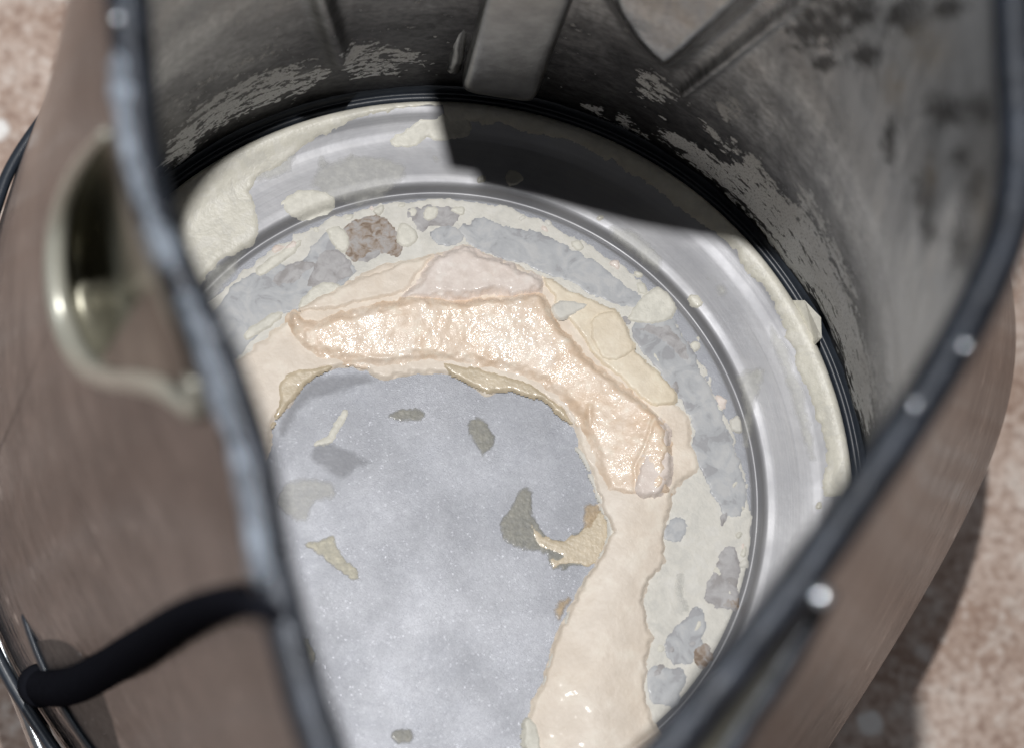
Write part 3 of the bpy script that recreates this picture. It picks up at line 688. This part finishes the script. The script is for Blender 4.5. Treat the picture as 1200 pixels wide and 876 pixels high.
# skirt from the lip down onto the wall
sk = [lipP]
for f in (.35, .7, 1.0):
    S_ = []
    for p, (x, y) in zip(lipP, SPC):
        c_ = np.array([150, 310]); q = np.array([x, y]); q2 = c_+(q-c_)*(1+.015)
        H = hit_out(*q2)+np.array([.001, 0, -.001]); S_.append(p*(1-f)+H*f)
    sk.append(np.array(S_))
mesh('spout_skirt', np.concatenate(sk), grid_faces(n, 4), m_body, spout)
k = np.arange(n)
vis_l = (np.array([s[0] for s in SPC]) < 236)
seg = lipP[: int(n*11/16)]
ks = np.linspace(0, 1, len(seg))
tube('spout_lip', seg, .0015*np.interp(ks, [0, .12, .5, .8, 1], [.4, .8, 1.1, .8, .65]), m_lip, spout, 12)
def below(x, y, dz):
    H = hit_out(x, y); d = ray(x, y); z = H[2]-dz; return CAM+d*(z-CAM[2])/d[2]
A = below(118, 424, -.010); B = below(184, 318, .012); Cc = below(230, 470, .0); D = below(208, 372, .022)
mesh('spout_fold', [A, B, Cc, D, A+inn*.0012, B+inn*.0012, Cc+inn*.0012, D+inn*.0012], [(0, 1, 2), (1, 3, 2), (4, 6, 5), (5, 6, 7), (0, 4, 5, 1), (1, 5, 7, 3), (3, 7, 6, 2), (2, 6, 4, 0)], m_dark, spout, False)

# ------------------------------------------------------------------ black arm from the rim down the outer wall
pts = [(330, 722, .004), (308, 712, .005), (280, 706, .005), (248, 710, .005), (215, 724, .005), (182, 745, .005), (150, 766, .005), (118, 787, .005), (88, 802, .005), (62, 806, .004), (44, 802, .003)]
ap = []
for x, y, off in pts:
    H = hit_out(x, y); d = ray(x, y); z = min(H[2]+off*2.2, .160); ap.append(CAM+d*(z-CAM[2])/d[2])
ap = catmull(ap, 7, False); ks = np.linspace(0, 1, len(ap))
arm = tube('arm', ap, np.interp(ks, [0, .08, .25, .6, .85, 1], [.0009, .00125, .0019, .0026, .0028, .0026]), m_black, kettle, 20)
tube('collar', [ap[-4], ap[-3], ap[-2], ap[-1]+(ap[-1]-ap[-2])*.6], [.0029, .0034, .0034, .0030], m_black, arm, 20)

# ------------------------------------------------------------------ base under the kettle with chrome edge
pbase = tag(empty('power_base', (0, 0, 0)), 'round base with chrome edge showing at lower left under the kettle', 'kettle base')
TR = [(46, 135), (30, 215), (6, 300), (-25, 400), (-52, 520), (-45, 640), (-12, 740), (22, 830), (52, 900), (110, 990)]
tl = np.array([up(x, y, -.036) for x, y in catmull(TR, 6, False)])
thl = np.arctan2(tl[:, 1], tl[:, 0]); rl = np.hypot(tl[:, 0], tl[:, 1])
full = []
for t_ in ths:
    tt = t_ if t_ > 0 else t_+2*np.pi
    l0, l1 = min(thl % (2*np.pi)), max(thl % (2*np.pi))
    rb_ = r_base(t_)*.955
    if l0 < tt < l1:
        o_ = np.argsort(thl % (2*np.pi)); r_ = np.interp(tt, (thl % (2*np.pi))[o_], rl[o_])
        e_ = min(1, (tt-l0)/.12, (l1-tt)/.12); rb_ = rb_*(1-e_)+r_*e_
    full.append(rb_)
full = np.array(full)
def ringrow(dr, z): return np.stack([(full+dr)*np.cos(ths), (full+dr)*np.sin(ths), np.full(480, z)], 1)
tube('chrome_edge', ringrow(-.0015, -.0365), .0021, m_chrome, pbase, 12, closed=True)
def footrow(f, z): return np.stack([f*r_base(ths)*np.cos(ths), f*r_base(ths)*np.sin(ths), np.full(480, z)], 1)
rows = [footrow(.30, -.0365), footrow(.78, -.0365), footrow(.80, -.038), footrow(.80, -.060), footrow(.84, -.066), footrow(.84, ZC+.001), footrow(.3, ZC+.001)]
mesh('foot', np.concatenate(rows), grid_faces(480, len(rows)), m_base, pbase)
for k in range(6):
    t_ = k*math.pi/3+.35; i_ = int((t_+math.pi)/(2*math.pi)*480) % 480; e_ = ringrow(-.0015, -.0365)[i_]; f_ = footrow(.79, -.0375)[i_]
    tube('bracket', [f_, (e_+f_)/2+[0, 0, -.0005], e_], .0012, m_chrome, pbase, 8)
bm_ = [up(x, y, z) for x, y, z in [(24, 790, -.024), (40, 786, -.024), (52, 832, -.024), (38, 838, -.024)]]
V = bm_+[p+np.array([0, 0, -.012]) for p in bm_]
mesh('arm_bracket', V, [(0, 1, 2, 3), (7, 6, 5, 4)]+[(i, i+4, (i+1) % 4+4, (i+1) % 4) for i in range(4)], m_black, kettle, False)

# ------------------------------------------------------------------ tiny metallic beads added on the rim as point highlights
def bead(x, y, r, label):
    V = []; c = up(x, y, Z1+.0021); n, m = 16, 9
    for j in range(m):
        g = np.pi*j/(m-1)
        for i in range(n):
            a = 2*np.pi*i/n; V.append((r*max(np.sin(g), .01)*np.cos(a), r*max(np.sin(g), .01)*np.sin(a), r*.7*np.cos(g)))
    o = mesh('glint_bead', V, grid_faces(n, m), m_sparkle); o.location = c
    tag(o, label, 'bead', 'added highlight beads on the rim')
bead(962, 698, .0010, 'tiny round bead added as a highlight, brightest of all, where the rim splits at lower right')
bead(258, 388, .00045, 'tiny round bead added as a highlight on the left rim, beside the spout')
bead(1073, 473, .00045, 'tiny round bead added as a highlight on the right rim, lower of two close together')
bead(1131, 405, .00045, 'tiny round bead added as a highlight on the right rim, upper of two close together')
bead(138, 22, .0005, 'tiny round bead added as a highlight on the upper left rim near the top edge')
